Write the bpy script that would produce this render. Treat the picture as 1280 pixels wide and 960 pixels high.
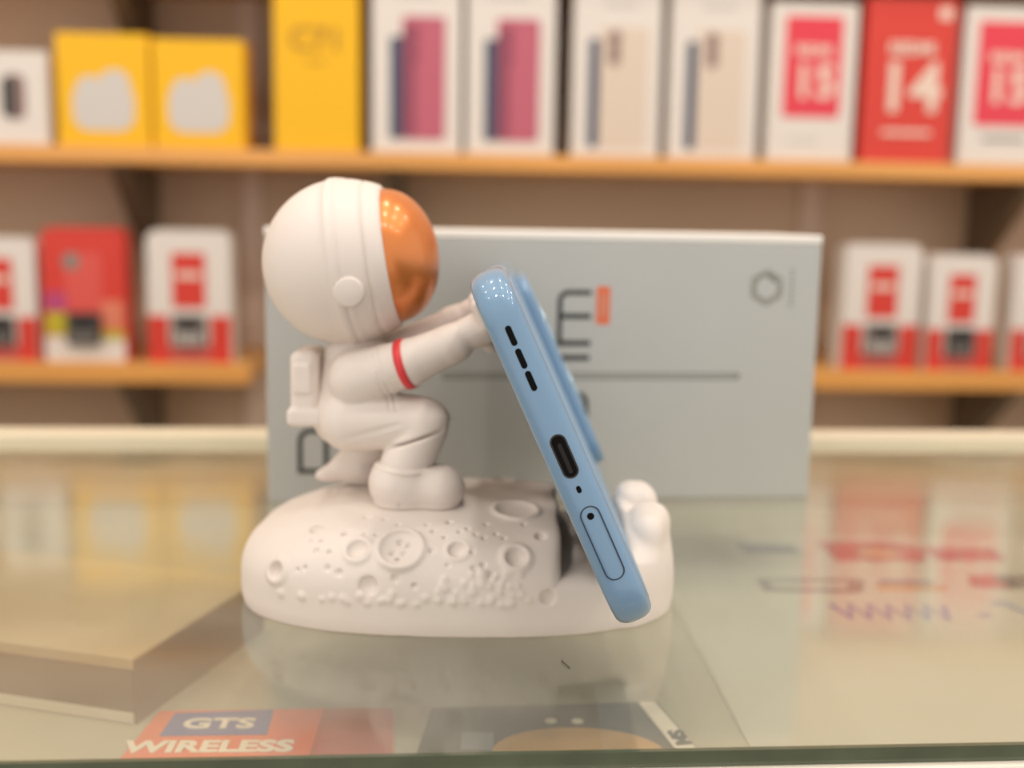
import bpy, bmesh, math, random
import numpy as np
from mathutils import Vector, Matrix

# ------------------------------------------------------------------ reset
for o in list(bpy.data.objects):
    bpy.data.objects.remove(o)
scene = bpy.context.scene
COL = scene.collection
MM = 0.001
R = math.radians

# ------------------------------------------------------------------ camera
cam_d = bpy.data.cameras.new('camera')
cam_d.sensor_width = 36.0
cam_d.lens = 36.0 * 1400.0 / 1280.0
cam_d.clip_start = 0.01
cam_d.clip_end = 30
cam = bpy.data.objects.new('camera', cam_d)
COL.objects.link(cam)
PITCH, ROLL = math.atan(205 / 1400.0), R(1.0)
cam.matrix_world = Matrix.Translation((0, 0, 98 * MM)) @ Matrix.Rotation(R(90) - PITCH, 4, 'X') @ Matrix.Rotation(ROLL, 4, 'Z')
cam_d.dof.use_dof = True
cam_d.dof.focus_distance = 0.231
cam_d.dof.aperture_fstop = cam_d.lens / 4.7
scene.camera = cam

# ------------------------------------------------------------------ world and exposure
world = bpy.data.worlds.new('world')
scene.world = world
world.use_nodes = True
bg = world.node_tree.nodes['Background']
bg.inputs['Color'].default_value = (1.0, 0.95, 0.90, 1)
bg.inputs['Strength'].default_value = 1.0
vs = scene.view_settings
vs.view_transform = 'Standard'
vs.look = 'None'
vs.exposure = 0.06
vs.gamma = 1.0
vs.use_curve_mapping = False
LAMP_STRENGTH = 120.0
LAMP_COLOR = (1.0, 0.95, 0.89)


# ------------------------------------------------------------------ materials
def lin(c):
    return tuple(((v / 255.0) / 12.92 if v / 255.0 <= 0.04045 else ((v / 255.0 + 0.055) / 1.055) ** 2.4) for v in c)


MATS = {}


def mat(name, rgb, rough=0.5, metal=0.0, noise=0.0, scale=80.0, bump=0.0, spec=0.5, coat=0.0, sss=0.0, emit=0.0, stretch=None):
    if name in MATS:
        return MATS[name]
    m = bpy.data.materials.new(name)
    m.use_nodes = True
    nt = m.node_tree
    p = nt.nodes['Principled BSDF']
    c = lin(rgb)
    p.inputs['Base Color'].default_value = (*c, 1)
    p.inputs['Roughness'].default_value = rough
    p.inputs['Metallic'].default_value = metal
    p.inputs['Specular IOR Level'].default_value = spec
    p.inputs['Coat Weight'].default_value = coat
    p.inputs['Coat Roughness'].default_value = 0.04
    if sss:
        p.inputs['Subsurface Weight'].default_value = sss
        p.inputs['Subsurface Radius'].default_value = (1.0, 0.7, 0.5)
        p.inputs['Subsurface Scale'].default_value = 0.002
    if emit:
        p.inputs['Emission Color'].default_value = (*LAMP_COLOR, 1)
        p.inputs['Emission Strength'].default_value = emit
    if noise or bump:
        tc = nt.nodes.new('ShaderNodeTexCoord')
        mp = nt.nodes.new('ShaderNodeMapping')
        if stretch:
            mp.inputs['Scale'].default_value = stretch
        nz = nt.nodes.new('ShaderNodeTexNoise')
        nz.inputs['Scale'].default_value = scale
        nz.inputs['Detail'].default_value = 4
        nt.links.new(tc.outputs['Object'], mp.inputs['Vector'])
        nt.links.new(mp.outputs['Vector'], nz.inputs['Vector'])
        if noise:
            rp = nt.nodes.new('ShaderNodeValToRGB')
            lo = tuple(max(0, v * (1 - noise)) for v in c)
            hi = tuple(min(1, v * (1 + noise)) for v in c)
            rp.color_ramp.elements[0].position = 0.3
            rp.color_ramp.elements[1].position = 0.7
            rp.color_ramp.elements[0].color = (*lo, 1)
            rp.color_ramp.elements[1].color = (*hi, 1)
            nt.links.new(nz.outputs['Fac'], rp.inputs['Fac'])
            nt.links.new(rp.outputs['Color'], p.inputs['Base Color'])
        if bump:
            bn = nt.nodes.new('ShaderNodeBump')
            bn.inputs['Strength'].default_value = bump
            bn.inputs['Distance'].default_value = 0.0005
            nt.links.new(nz.outputs['Fac'], bn.inputs['Height'])
            nt.links.new(bn.outputs['Normal'], p.inputs['Normal'])
    MATS[name] = m
    return m


def glass_mat():
    m = bpy.data.materials.new('counter_glass')
    m.use_nodes = True
    nt = m.node_tree
    nt.nodes.clear()
    out = nt.nodes.new('ShaderNodeOutputMaterial')
    tr = nt.nodes.new('ShaderNodeBsdfTransparent')
    tr.inputs['Color'].default_value = (0.965, 0.97, 0.94, 1)
    gl = nt.nodes.new('ShaderNodeBsdfGlossy')
    gl.inputs['Color'].default_value = (0.98, 1.0, 0.95, 1)
    fr = nt.nodes.new('ShaderNodeFresnel')
    fr.inputs['IOR'].default_value = 1.62
    geo = nt.nodes.new('ShaderNodeNewGeometry')
    inv = nt.nodes.new('ShaderNodeMath')
    inv.operation = 'SUBTRACT'
    inv.inputs[0].default_value = 1.0
    mul = nt.nodes.new('ShaderNodeMath')
    mul.operation = 'MULTIPLY'
    mul2 = nt.nodes.new('ShaderNodeMath')      # two surfaces of the pane reflect
    mul2.operation = 'MULTIPLY'
    mul2.use_clamp = True
    mul2.inputs[1].default_value = 1.35
    tc = nt.nodes.new('ShaderNodeTexCoord')
    nz = nt.nodes.new('ShaderNodeTexNoise')
    nz.inputs['Scale'].default_value = 22
    nz.inputs['Detail'].default_value = 5
    mr = nt.nodes.new('ShaderNodeMapRange')
    mr.inputs['From Min'].default_value = 0.35
    mr.inputs['From Max'].default_value = 0.75
    mr.inputs['To Min'].default_value = 0.07
    mr.inputs['To Max'].default_value = 0.16
    mix = nt.nodes.new('ShaderNodeMixShader')
    # a thin film of dust and wiping smears
    df = nt.nodes.new('ShaderNodeBsdfDiffuse')
    df.inputs['Color'].default_value = (0.60, 0.575, 0.49, 1)
    mr2 = nt.nodes.new('ShaderNodeMapRange')
    mr2.inputs['From Min'].default_value = 0.3
    mr2.inputs['From Max'].default_value = 0.8
    mr2.inputs['To Min'].default_value = 0.13
    mr2.inputs['To Max'].default_value = 0.30
    md = nt.nodes.new('ShaderNodeMath')
    md.operation = 'MULTIPLY'
    mix2 = nt.nodes.new('ShaderNodeMixShader')
    L = nt.links.new
    L(tc.outputs['Object'], nz.inputs['Vector'])
    L(nz.outputs['Fac'], mr.inputs['Value'])
    L(nz.outputs['Fac'], mr2.inputs['Value'])
    L(mr.outputs['Result'], gl.inputs['Roughness'])
    L(geo.outputs['Backfacing'], inv.inputs[1])
    L(fr.outputs['Fac'], mul2.inputs[0])
    L(mul2.outputs[0], mul.inputs[0])
    L(inv.outputs[0], mul.inputs[1])
    L(mr2.outputs['Result'], md.inputs[0])
    L(inv.outputs[0], md.inputs[1])
    L(md.outputs[0], mix2.inputs['Fac'])
    L(tr.outputs[0], mix2.inputs[1])
    L(df.outputs[0], mix2.inputs[2])
    L(mul.outputs[0], mix.inputs['Fac'])
    L(mix2.outputs[0], mix.inputs[1])
    L(gl.outputs[0], mix.inputs[2])
    L(mix.outputs[0], out.inputs['Surface'])
    return m


# ------------------------------------------------------------------ mesh helpers (all sizes in millimetres)
def link(name, me, material, parent=None, loc=None, rot=None):
    o = bpy.data.objects.new(name, me)
    COL.objects.link(o)
    if material is not None:
        me.materials.append(material)
    if parent is not None:
        o.parent = parent
    if loc is not None:
        o.location = Vector(loc) * MM
    if rot is not None:
        o.rotation_euler = rot
    return o


def pydata(name, v, f, smooth=False):
    me = bpy.data.meshes.new(name)
    me.from_pydata([(a * MM, b * MM, c * MM) for a, b, c in v], [], f)
    me.update()
    if smooth:
        me.shade_smooth()
    return me


def tag(o, label, cat, group=None):
    o['label'] = label
    o['category'] = cat
    if group:
        o['group'] = group
    return o


def thing(name, label, cat, loc, rz=0.0, group=None):
    o = bpy.data.objects.new(name, None)
    o.empty_display_size = 0.01
    COL.objects.link(o)
    o.location = Vector(loc) * MM
    o.rotation_euler = (0, 0, rz)
    return tag(o, label, cat, group)


def struct(o):
    o['kind'] = 'structure'
    return o


def box_mesh(name, x0, x1, y0, y1, z0, z1, bev=0.0, seg=2):
    bm = bmesh.new()
    r = bmesh.ops.create_cube(bm, size=1.0)
    for v in bm.verts:
        v.co = Vector(((x0 + x1) / 2 + v.co.x * (x1 - x0), (y0 + y1) / 2 + v.co.y * (y1 - y0), (z0 + z1) / 2 + v.co.z * (z1 - z0))) * MM
    if bev:
        bmesh.ops.bevel(bm, geom=bm.edges[:], offset=bev * MM, segments=seg, profile=0.5, affect='EDGES')
    me = bpy.data.meshes.new(name)
    bm.to_mesh(me)
    bm.free()
    return me


def box(name, m, x0, x1, y0, y1, z0, z1, parent=None, bev=0.0, loc=None, rot=None, seg=2):
    return link(name, box_mesh(name, x0, x1, y0, y1, z0, z1, bev, seg), m, parent, loc, rot)


def prism(poly, axis, a, b):
    """2D outline extruded along an axis: 'y' -> outline in (x,z); 'z' -> outline in (x,y)"""
    n = len(poly)
    if axis == 'y':
        v = [(p, a, q) for p, q in poly] + [(p, b, q) for p, q in poly]
    else:
        v = [(p, q, b) for p, q in poly] + [(p, q, a) for p, q in poly]
    f = [list(range(n)), list(range(2 * n - 1, n - 1, -1))]
    for i in range(n):
        j = (i + 1) % n
        f.append([i, n + i, n + j, j])
    return v, f


def plate(name, m, poly, axis, a, b, parent=None):
    v, f = prism(poly, axis, a, b)
    me = pydata(name, v, f)
    bm = bmesh.new()
    bm.from_mesh(me)
    bmesh.ops.recalc_face_normals(bm, faces=bm.faces[:])
    bm.to_mesh(me)
    bm.free()
    return link(name, me, m, parent)


def rrect(x0, x1, y0, y1, r, seg=6, corners=(1, 1, 1, 1)):
    """rounded rectangle, counter-clockwise from lower left; corners = which are rounded (ll, lr, ur, ul)"""
    pts = []
    for k, (cx, cy, a0) in enumerate(((x0 + r, y0 + r, 180), (x1 - r, y0 + r, 270), (x1 - r, y1 - r, 0), (x0 + r, y1 - r, 90))):
        if corners[k]:
            for i in range(seg + 1):
                a = R(a0 + 90.0 * i / seg)
                pts.append((cx + r * math.cos(a), cy + r * math.sin(a)))
        else:
            pts.append(((x0, y0), (x1, y0), (x1, y1), (x0, y1))[k])
    return pts


def circle(cx, cy, r, n=24, ry=None):
    ry = r if ry is None else ry
    return [(cx + r * math.cos(2 * math.pi * i / n), cy + ry * math.sin(2 * math.pi * i / n)) for i in range(n)]


def stroke(name, m, pts, w, axis, a, b, parent=None, closed=False):
    """a printed line of width w along a polyline, as thin solid ink"""
    P = [Vector(p) for p in pts]
    n = len(P)
    Lf, Rt = [], []
    for i in range(n):
        pa = P[(i - 1) % n] if (closed or i > 0) else None
        pb = P[(i + 1) % n] if (closed or i < n - 1) else None
        d1 = (P[i] - pa).normalized() if pa is not None else None
        d2 = (pb - P[i]).normalized() if pb is not None else None
        if d1 is None:
            d = d2
        elif d2 is None:
            d = d1
        else:
            d = (d1 + d2)
            d = d.normalized() if d.length > 1e-6 else d1
        nn = Vector((-d.y, d.x))
        k = 1.0
        if d1 is not None and d2 is not None:
            k = 1.0 / max(0.5, nn.dot(Vector((-d1.y, d1.x))))
        Lf.append(P[i] + nn * w / 2 * k)
        Rt.append(P[i] - nn * w / 2 * k)
    v, f = [], []
    for i in range(n):
        for q in (Lf[i], Rt[i]):
            for h in (a, b):
                v.append((q.x, h, q.y) if axis == 'y' else (q.x, q.y, h))
    rng = range(n if closed else n - 1)
    for i in rng:
        j = (i + 1) % n
        A, B = 4 * i, 4 * j
        f += [[A, A + 2, B + 2, B], [A + 1, B + 1, B + 3, A + 3], [A, B, B + 1, A + 1], [A + 2, A + 3, B + 3, B + 2]]
    if not closed:
        f += [[0, 1, 3, 2], [4 * n - 4, 4 * n - 2, 4 * n - 1, 4 * n - 3]]
    me = pydata(name, v, f)
    bm = bmesh.new()
    bm.from_mesh(me)
    bmesh.ops.recalc_face_normals(bm, faces=bm.faces[:])
    bm.to_mesh(me)
    bm.free()
    return link(name, me, m, parent)


def text(name, m, s, size, parent, mtx, bold=0.0, xs=1.0):
    cu = bpy.data.curves.new(name, 'FONT')
    cu.body = s
    cu.size = size * MM
    cu.align_x = 'CENTER'
    cu.align_y = 'CENTER'
    cu.extrude = 0.15 * MM
    cu.offset = bold * MM
    cu.resolution_u = 3
    t = bpy.data.objects.new(name, cu)
    COL.objects.link(t)
    bpy.context.view_layer.update()
    me = bpy.data.meshes.new_from_object(t.evaluated_get(bpy.context.evaluated_depsgraph_get()))
    bpy.data.objects.remove(t)
    me.transform(Matrix.Diagonal((xs, 1, 1, 1)))
    me.transform(mtx)
    me.materials.clear()
    return link(name, me, m, parent)


def T(x, y, z):
    return Matrix.Translation(Vector((x, y, z)) * MM)


UPRIGHT = Matrix.Rotation(R(90), 4, 'X')


def slab(name, m, W, L, H, rc, re, parent=None, n=2.6, seg=8, lay=7, zc=0.0, yc=0.0, xc=0.0):
    """rounded slab: outline W x L with corner radius rc, thickness H along z with softly rounded rim of depth re"""
    v, f = [], []
    lays = []
    for k in range(-lay, lay + 1):
        t = k / lay
        t = math.copysign(1 - (1 - abs(t)) ** 1.6, t)
        z = t * H / 2
        ins = re * (1 - max(0.0, 1 - abs(t) ** n) ** (1 / n))
        lays.append((z, ins))
    for z, ins in lays:
        for p, q in rrect(-W / 2 + ins, W / 2 - ins, -L / 2 + ins, L / 2 - ins, max(0.05, rc - ins), seg):
            v.append((xc + p, yc + q, zc + z))
    c = 4 * (seg + 1)
    for k in range(len(lays) - 1):
        for i in range(c):
            j = (i + 1) % c
            f.append([k * c + i, k * c + j, (k + 1) * c + j, (k + 1) * c + i])
    f.append(list(range(c - 1, -1, -1)))
    f.append([(len(lays) - 1) * c + i for i in range(c)])
    me = pydata(name, v, f, True)
    return link(name, me, m, parent)


def lathe(name, m, prof, axis_pt, axis_dir, parent=None, n=72, smooth=True, a0=0.0, a1=360.0):
    """profile (s along the axis, r) spun about an axis"""
    d = Vector(axis_dir).normalized()
    e1 = d.orthogonal().normalized()
    e2 = d.cross(e1)
    P = Vector(axis_pt)
    v, f = [], []
    rings = []
    for s, r in prof:
        if r < 1e-6:
            rings.append([len(v)])
            v.append(tuple(P + d * s))
        else:
            rings.append(list(range(len(v), len(v) + n)))
            for i in range(n):
                a = 2 * math.pi * i / n
                v.append(tuple(P + d * s + e1 * (r * math.cos(a)) + e2 * (r * math.sin(a))))
    for A, B in zip(rings[:-1], rings[1:]):
        for i in range(n):
            j = (i + 1) % n
            if len(A) == 1 and len(B) == 1:
                continue
            if len(A) == 1:
                f.append([A[0], B[i], B[j]])
            elif len(B) == 1:
                f.append([A[i], B[0], A[j]])
            else:
                f.append([A[i], B[i], B[j], A[j]])
    me = pydata(name, v, f, smooth)
    bm = bmesh.new()
    bm.from_mesh(me)
    bmesh.ops.recalc_face_normals(bm, faces=bm.faces[:])
    bm.to_mesh(me)
    bm.free()
    return link(name, me, m, parent)


def tube(name, m, pts, r, parent=None, n=8):
    P = [Vector(p) for p in pts]
    v, f = [], []
    for i, p in enumerate(P):
        d = (P[min(i + 1, len(P) - 1)] - P[max(i - 1, 0)]).normalized()
        e1 = d.orthogonal().normalized() if i == 0 else (e1 - d * e1.dot(d)).normalized()
        e2 = d.cross(e1)
        for k in range(n):
            a = 2 * math.pi * k / n
            v.append(tuple(p + e1 * (r * math.cos(a)) + e2 * (r * math.sin(a))))
    for i in range(len(P) - 1):
        for k in range(n):
            l = (k + 1) % n
            f.append([i * n + k, i * n + l, (i + 1) * n + l, (i + 1) * n + k])
    f.append(list(range(n - 1, -1, -1)))
    f.append([(len(P) - 1) * n + k for k in range(n)])
    return link(name, pydata(name, v, f, True), m, parent)


# ---- sculpted forms: a distance field turned into one continuous skin
def smin(a, b, k):
    h = np.clip(.5 + .5 * (b - a) / k, 0, 1)
    return b + (a - b) * h - k * h * (1 - h)


def smax(a, b, k):
    return -smin(-a, -b, k)


def capsule(x, y, z, a, b, ra, rb=None):
    rb = ra if rb is None else rb
    ax, ay, az = a
    dx, dy, dz = b[0] - ax, b[1] - ay, b[2] - az
    L = dx * dx + dy * dy + dz * dz
    t = np.clip(((x - ax) * dx + (y - ay) * dy + (z - az) * dz) / L, 0, 1)
    return np.sqrt((x - ax - t * dx) ** 2 + (y - ay - t * dy) ** 2 + (z - az - t * dz) ** 2) - (ra + (rb - ra) * t)


def ellipsoid(x, y, z, c, r):
    q = np.sqrt(((x - c[0]) / r[0]) ** 2 + ((y - c[1]) / r[1]) ** 2 + ((z - c[2]) / r[2]) ** 2)
    return (q - 1) * min(r)


def rbox(x, y, z, c, h, r):
    qx, qy, qz = np.abs(x - c[0]) - h[0] + r, np.abs(y - c[1]) - h[1] + r, np.abs(z - c[2]) - h[2] + r
    return np.sqrt(np.maximum(qx, 0) ** 2 + np.maximum(qy, 0) ** 2 + np.maximum(qz, 0) ** 2) + np.minimum(np.maximum(qx, np.maximum(qy, qz)), 0) - r


def grid(lo, hi, h):
    ax = [np.arange(l, u + h, h, dtype=np.float32) for l, u in zip(lo, hi)]
    return np.meshgrid(*ax, indexing='ij', sparse=False)


def surface_nets(F, lo, h):
    nx, ny, nz = F.shape
    ins = F < 0
    cnt = np.zeros((nx - 1, ny - 1, nz - 1), np.int8)
    for i in (0, 1):
        for j in (0, 1):
            for k in (0, 1):
                cnt += ins[i:nx - 1 + i, j:ny - 1 + j, k:nz - 1 + k]
    act = np.argwhere((cnt > 0) & (cnt < 8))
    idx = -np.ones(cnt.shape, np.int64)
    idx[tuple(act.T)] = np.arange(len(act))
    cor = [(i, j, k) for i in (0, 1) for j in (0, 1) for k in (0, 1)]
    val = {c: F[act[:, 0] + c[0], act[:, 1] + c[1], act[:, 2] + c[2]] for c in cor}
    acc = np.zeros((len(act), 3))
    num = np.zeros(len(act))
    for c in cor:
        for ax in range(3):
            if c[ax] == 0:
                d = list(c)
                d[ax] = 1
                a, b = val[c], val[tuple(d)]
                mk = (a < 0) != (b < 0)
                t = np.where(mk, a / np.where(mk, a - b, 1), 0)
                for q in range(3):
                    acc[:, q] += np.where(mk, c[q] + (t if q == ax else 0), 0)
                num += mk
    V = (act + acc / num[:, None]) * h + np.array(lo)
    Q = []
    for ax in range(3):
        sl0 = [slice(None)] * 3
        sl1 = [slice(None)] * 3
        sl0[ax] = slice(0, -1)
        sl1[ax] = slice(1, None)
        a, b = ins[tuple(sl0)], ins[tuple(sl1)]
        E = np.argwhere(a != b)
        u, w = (ax + 1) % 3, (ax + 2) % 3
        ok = (E[:, u] > 0) & (E[:, w] > 0) & (E[:, u] < F.shape[u] - 1) & (E[:, w] < F.shape[w] - 1)
        E = E[ok]
        flip = a[tuple(E.T)]
        q = []
        for du, dw in ((-1, -1), (0, -1), (0, 0), (-1, 0)):
            c = E.copy()
            c[:, u] += du
            c[:, w] += dw
            q.append(idx[tuple(c.T)])
        q = np.stack(q, 1)
        q[~flip] = q[~flip][:, ::-1]
        Q.append(q)
    return V, np.concatenate(Q)


def net_mesh(name, F, lo, h):
    V, Q = surface_nets(F, lo, h)
    me = bpy.data.meshes.new(name)
    me.vertices.add(len(V))
    me.vertices.foreach_set('co', (V * MM).astype(np.float32).ravel())
    me.loops.add(Q.size)
    me.loops.foreach_set('vertex_index', Q.astype(np.int32).ravel())
    me.polygons.add(len(Q))
    me.polygons.foreach_set('loop_start', np.arange(0, Q.size, 4, dtype=np.int32))
    me.polygons.foreach_set('loop_total', np.full(len(Q), 4, np.int32))
    me.update()
    me.validate()
    me.shade_smooth()
    return me


# ================================================================== THE ROOM
M_wall = mat('taupe_wall_laminate', (210, 184, 155), 0.55, noise=0.05, scale=3)
M_pale = mat('pale_trim', (222, 198, 178), 0.45)
M_ceil = mat('ceiling_paint', (225, 218, 208), 0.8)
M_floor = mat('floor_tile', (150, 140, 128), 0.4, noise=0.06, scale=2)
M_wood = mat('shelf_wood', (214, 158, 92), 0.45, noise=0.12, scale=14, stretch=(0.3, 6, 6))
M_woodedge = mat('shelf_edge_band', (232, 166, 88), 0.35, noise=0.08, scale=20, stretch=(0.3, 6, 6))
M_bracket = mat('dark_bracket_metal', (106, 90, 70), 0.5)

WY = R(3.3)                      # the back wall stands a little askew to the counter
WM = Matrix.Rotation(WY, 4, 'Z')


def wall_pt(u, v, z=0.0):
    """u along the shelves, v behind the shelf front line, z up"""
    p = WM @ Vector((u, v, 0))
    return (p.x, p.y + 1048.0, z)


struct(box('wall_back', M_wall, -2600, 2600, 0, 60, -920, 1700, loc=wall_pt(0, 152), rot=(0, 0, WY)))
struct(box('floor', M_floor, -2600, 2600, -1800, 1600, -960, -920))
struct(box('ceiling', M_ceil, -2600, 2600, -1800, 1600, 1700, 1740))
struct(box('trim_1', M_pale, -11, 11, -6, 0, -920, 1700, loc=wall_pt(-266, 152), rot=(0, 0, WY), bev=1))
struct(box('trim_2', M_pale, -11, 11, -6, 0, -920, 1700, loc=wall_pt(325, 152), rot=(0, 0, WY), bev=1))


# ceiling downlights
M_lens = mat('lamp_lens', (255, 245, 230), 0.3, emit=LAMP_STRENGTH)
M_ring = mat('lamp_ring', (235, 232, 226), 0.35)
ring_me = lens_me = None
k = 0
rowname = ['over the space before the counter', 'above the counter', 'near the shelf wall']
colname = ['far left', 'left', 'middle', 'right', 'far right']
for j, y in enumerate((-750, -50, 620)):
    for i, x in enumerate((-1300, -650, 0, 650, 1300)):
        t = thing('ceiling_downlight', 'round recessed ceiling downlight %s, %s of its row' % (rowname[j], colname[i]), 'downlight', (x, y, 1700), 0, 'ceiling downlights')
        if ring_me is None:
            a = lathe('trim_ring', M_ring, [(0, 50), (-5, 52), (-6, 62), (0, 66)], (0, 0, 0), (0, 0, 1), t, 32)
            b = lathe('lens', M_lens, [(-2.5, 0), (-2.5, 50)], (0, 0, 0), (0, 0, 1), t, 20, smooth=False)
            ring_me, lens_me = a.data, b.data
        else:
            for nm, me in (('trim_ring', ring_me), ('lens', lens_me)):
                o = bpy.data.objects.new(nm, me)
                COL.objects.link(o)
                o.parent = t


# ================================================================== SHELVES
def shelf(label, u0, u1, ztop, th, brackets):
    t = thing('wall_shelf', label, 'shelf', wall_pt((u0 + u1) / 2, 76, ztop), WY, 'wooden wall shelves')
    h = (u1 - u0) / 2
    box('board', M_wood, -h, h, -72, 75.5, -th, 0, t, bev=0.8)
    box('edge_band', M_woodedge, -h, h, -76, -72, -th - 0.5, 0.2, t, bev=0.8)
    for u in brackets:
        x = u - (u0 + u1) / 2
        poly = [(75, -th), (-42, -th), (-42, -th - 7), (62, -th - 92), (62, -th - 104), (75, -th - 104)]
        v = [(x - 8, p, q) for p, q in poly] + [(x + 8, p, q) for p, q in poly]
        n = len(poly)
        f = [list(range(n)), list(range(2 * n - 1, n - 1, -1))] + [[i, n + i, n + (i + 1) % n, (i + 1) % n] for i in range(n)]
        me = pydata('bracket', v, f)
        bm = bmesh.new()
        bm.from_mesh(me)
        bmesh.ops.recalc_face_normals(bm, faces=bm.faces[:])
        bmesh.ops.bevel(bm, geom=bm.edges[:], offset=0.8 * MM, segments=1, affect='EDGES')
        bm.to_mesh(me)
        bm.free()
        link('bracket', me, M_bracket, t)
    return t


ZU, ZL, ZT = 157.5, -39.5, 330.0
shelf('long upper wooden shelf carrying the row of tall phone boxes', -900, 900, ZU, 14.5, (-690, -369, -113, 506, 760))
shelf('lower wooden shelf section left of the astronaut, holding blister packs', -900, -246, ZL, 18, (-690, -369))
shelf('lower wooden shelf section right of the silver box, holding red packs', 289, 900, ZL, 18, (506, 760))
shelf('topmost wooden shelf above the tall phone boxes', -900, 900, ZT, 15, (-690, -369, -113, 506, 760))

# ================================================================== BOXES ON THE SHELVES
M_white = mat('white_carton', (232, 222, 212), 0.5)
M_greyw = mat('pale_grey_print', (214, 206, 198), 0.5)
M_yel = mat('yellow_carton', (250, 190, 0), 0.45)
M_red = mat('red_carton', (220, 62, 48), 0.45)
M_pink = mat('pinkish_red_print', (232, 62, 78), 0.45)
M_rose = mat('rose_phone_print', (196, 98, 116), 0.4)
M_rose2 = mat('rose_dark_print', (150, 72, 92), 0.4)
M_navy = mat('navy_print', (58, 72, 96), 0.4)
M_beige = mat('beige_phone_print', (226, 206, 186), 0.45)
M_brownp = mat('brown_lens_print', (150, 120, 112), 0.45)
M_mustard = mat('mustard_lettering', (178, 128, 30), 0.5)
M_cream = mat('cream_lettering', (240, 214, 196), 0.5)
M_ink = mat('dark_ink', (44, 44, 46), 0.5)
M_grey = mat('grey_print', (140, 134, 126), 0.5)
M_bubble = mat('dark_handset', (70, 66, 62), 0.35)
M_keys = mat('grey_handset', (128, 120, 112), 0.4)
M_mag = mat('magenta_print', (190, 70, 120), 0.5)
M_olive = mat('yellow_green_print', (196, 178, 40), 0.5)


def carton(name, label, cat, u0, u1, z0, h, depth, m, group=None, v=6.0):
    t = thing(name, label, cat, wall_pt((u0 + u1) / 2, v + depth / 2, z0), WY, group)
    w = (u1 - u0) / 2
    box('carton', m, -w, w, -depth / 2, depth / 2, 0, h, t, bev=0.7)
    t['w'] = w
    return t, w, -depth / 2


def face_plate(nm, m, poly, yf, t, lift=0.35):
    return plate(nm, m, poly, 'y', yf - lift, yf + 0.05, t)


def face_text(m, s, size, x, z, yf, t, bold=0.0, lift=0.5, xs=1.0):
    return text('lettering', m, s, size, t, T(x, yf - lift, z) @ UPRIGHT, bold, xs)


G1 = 'boxes on the upper shelf'
# white earbud box, far left
t, w, yf = carton('earbud_box', 'small white box with a dark rounded case picture, far left', 'box', -478, -421, ZU, 82, 46, M_white, G1)
face_plate('printed_case', M_brownp, rrect(-10, 9, 22, 62, 8), yf, t)
face_plate('printed_case_side', M_bubble, rrect(-12, 1, 24, 60, 6), yf, t, 0.55)
# yellow earbud boxes
for u0, u1, h, lab in ((-413, -331, 99, 'yellow box with a white cloud-shaped patch, next to the small white box'),
                       (-328, -247, 96, 'yellow box with a white cloud-shaped patch, next to the pale wall strip')):
    t, w, yf = carton('earbud_box', lab, 'box', u0, u1, ZU, h, 44, M_yel, G1)
    face_plate('printed_patch', M_greyw, rrect(-27, 27, 14, 56, 14) , yf, t)
    face_plate('printed_patch', M_greyw, circle(10, 54, 14), yf, t, 0.3)
    face_plate('printed_patch', M_greyw, circle(-12, 50, 12), yf, t, 0.25)
# tall yellow phone box
t, w, yf = carton('phone_box', 'tall plain yellow phone box with faint dark lettering', 'box', -220, -143.5, ZU, 158, 50, M_yel, G1)
face_text(M_mustard, 'C71', 29, 0, 98, yf, t, 0.4)
face_plate('printed_line', M_mustard, rrect(-9, 7, 78, 80, 0.9), yf, t)
# white boxes with a rose phone
for u0, u1, lab in ((-132, -51, 'white phone box with a rose pink phone picture, beside the tall yellow box'),
                    (-46, 35, 'white phone box with a rose pink phone picture, second along from the tall yellow box')):
    t, w, yf = carton('phone_box', lab, 'box', u0, u1, ZU, 162, 48, M_white, G1)
    face_plate('printed_phone_side', M_navy, rrect(-24, -12, 12, 103, 3), yf, t)
    pp = face_plate('printed_phone', M_rose, rrect(-13, 26, 12, 121, 4), yf, t, 0.5)
    face_plate('printed_phone_shade', M_rose2, rrect(-13, -1, 14, 112, 3), yf, t, 0.6)
    for z in (109, 97, 85):
        face_plate('printed_lens', M_rose2, circle(-3, z, 5.5), yf, t, 0.75)
    face_plate('printed_line', M_greyw, rrect(-20, 16, 138, 143, 2), yf, t)
# white boxes with a beige phone
for u0, u1, lab in ((51.5, 132.5, 'white phone box with a cream phone picture and navy stripe, nearer the rose phone boxes'),
                    (141, 224, 'white phone box with a cream phone picture and navy stripe, nearer the red panelled box')):
    t, w, yf = carton('phone_box', lab, 'box', u0, u1, ZU, 160, 48, M_white, G1)
    face_plate('printed_phone_side', M_navy, rrect(-26, -16.5, 8, 106, 3), yf, t)
    face_plate('printed_phone', M_beige, rrect(-16, 28, 8, 116, 4), yf, t, 0.5)
    for z in (108, 98, 88):
        face_plate('printed_lens', M_brownp, circle(-3, z, 6), yf, t, 0.75)
    face_plate('printed_line', M_greyw, rrect(-14, 18, 134, 139, 2), yf, t)
# white box, red panel
t, w, yf = carton('phone_box', 'white phone box with a red panel reading 15, left of the all-red box', 'box', 234, 315, ZU, 143, 48, M_white, G1)
face_plate('printed_panel', M_pink, rrect(-27, 27, 40, 131, 2), yf, t)
face_text(M_cream, '15', 42, 2, 71, yf, t, 1.2)
face_text(M_cream, 'REDMI', 12, 0, 100, yf, t, 0.5)
face_plate('printed_line', M_greyw, rrect(-22, 8, 17, 21, 1.5), yf, t)
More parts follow.
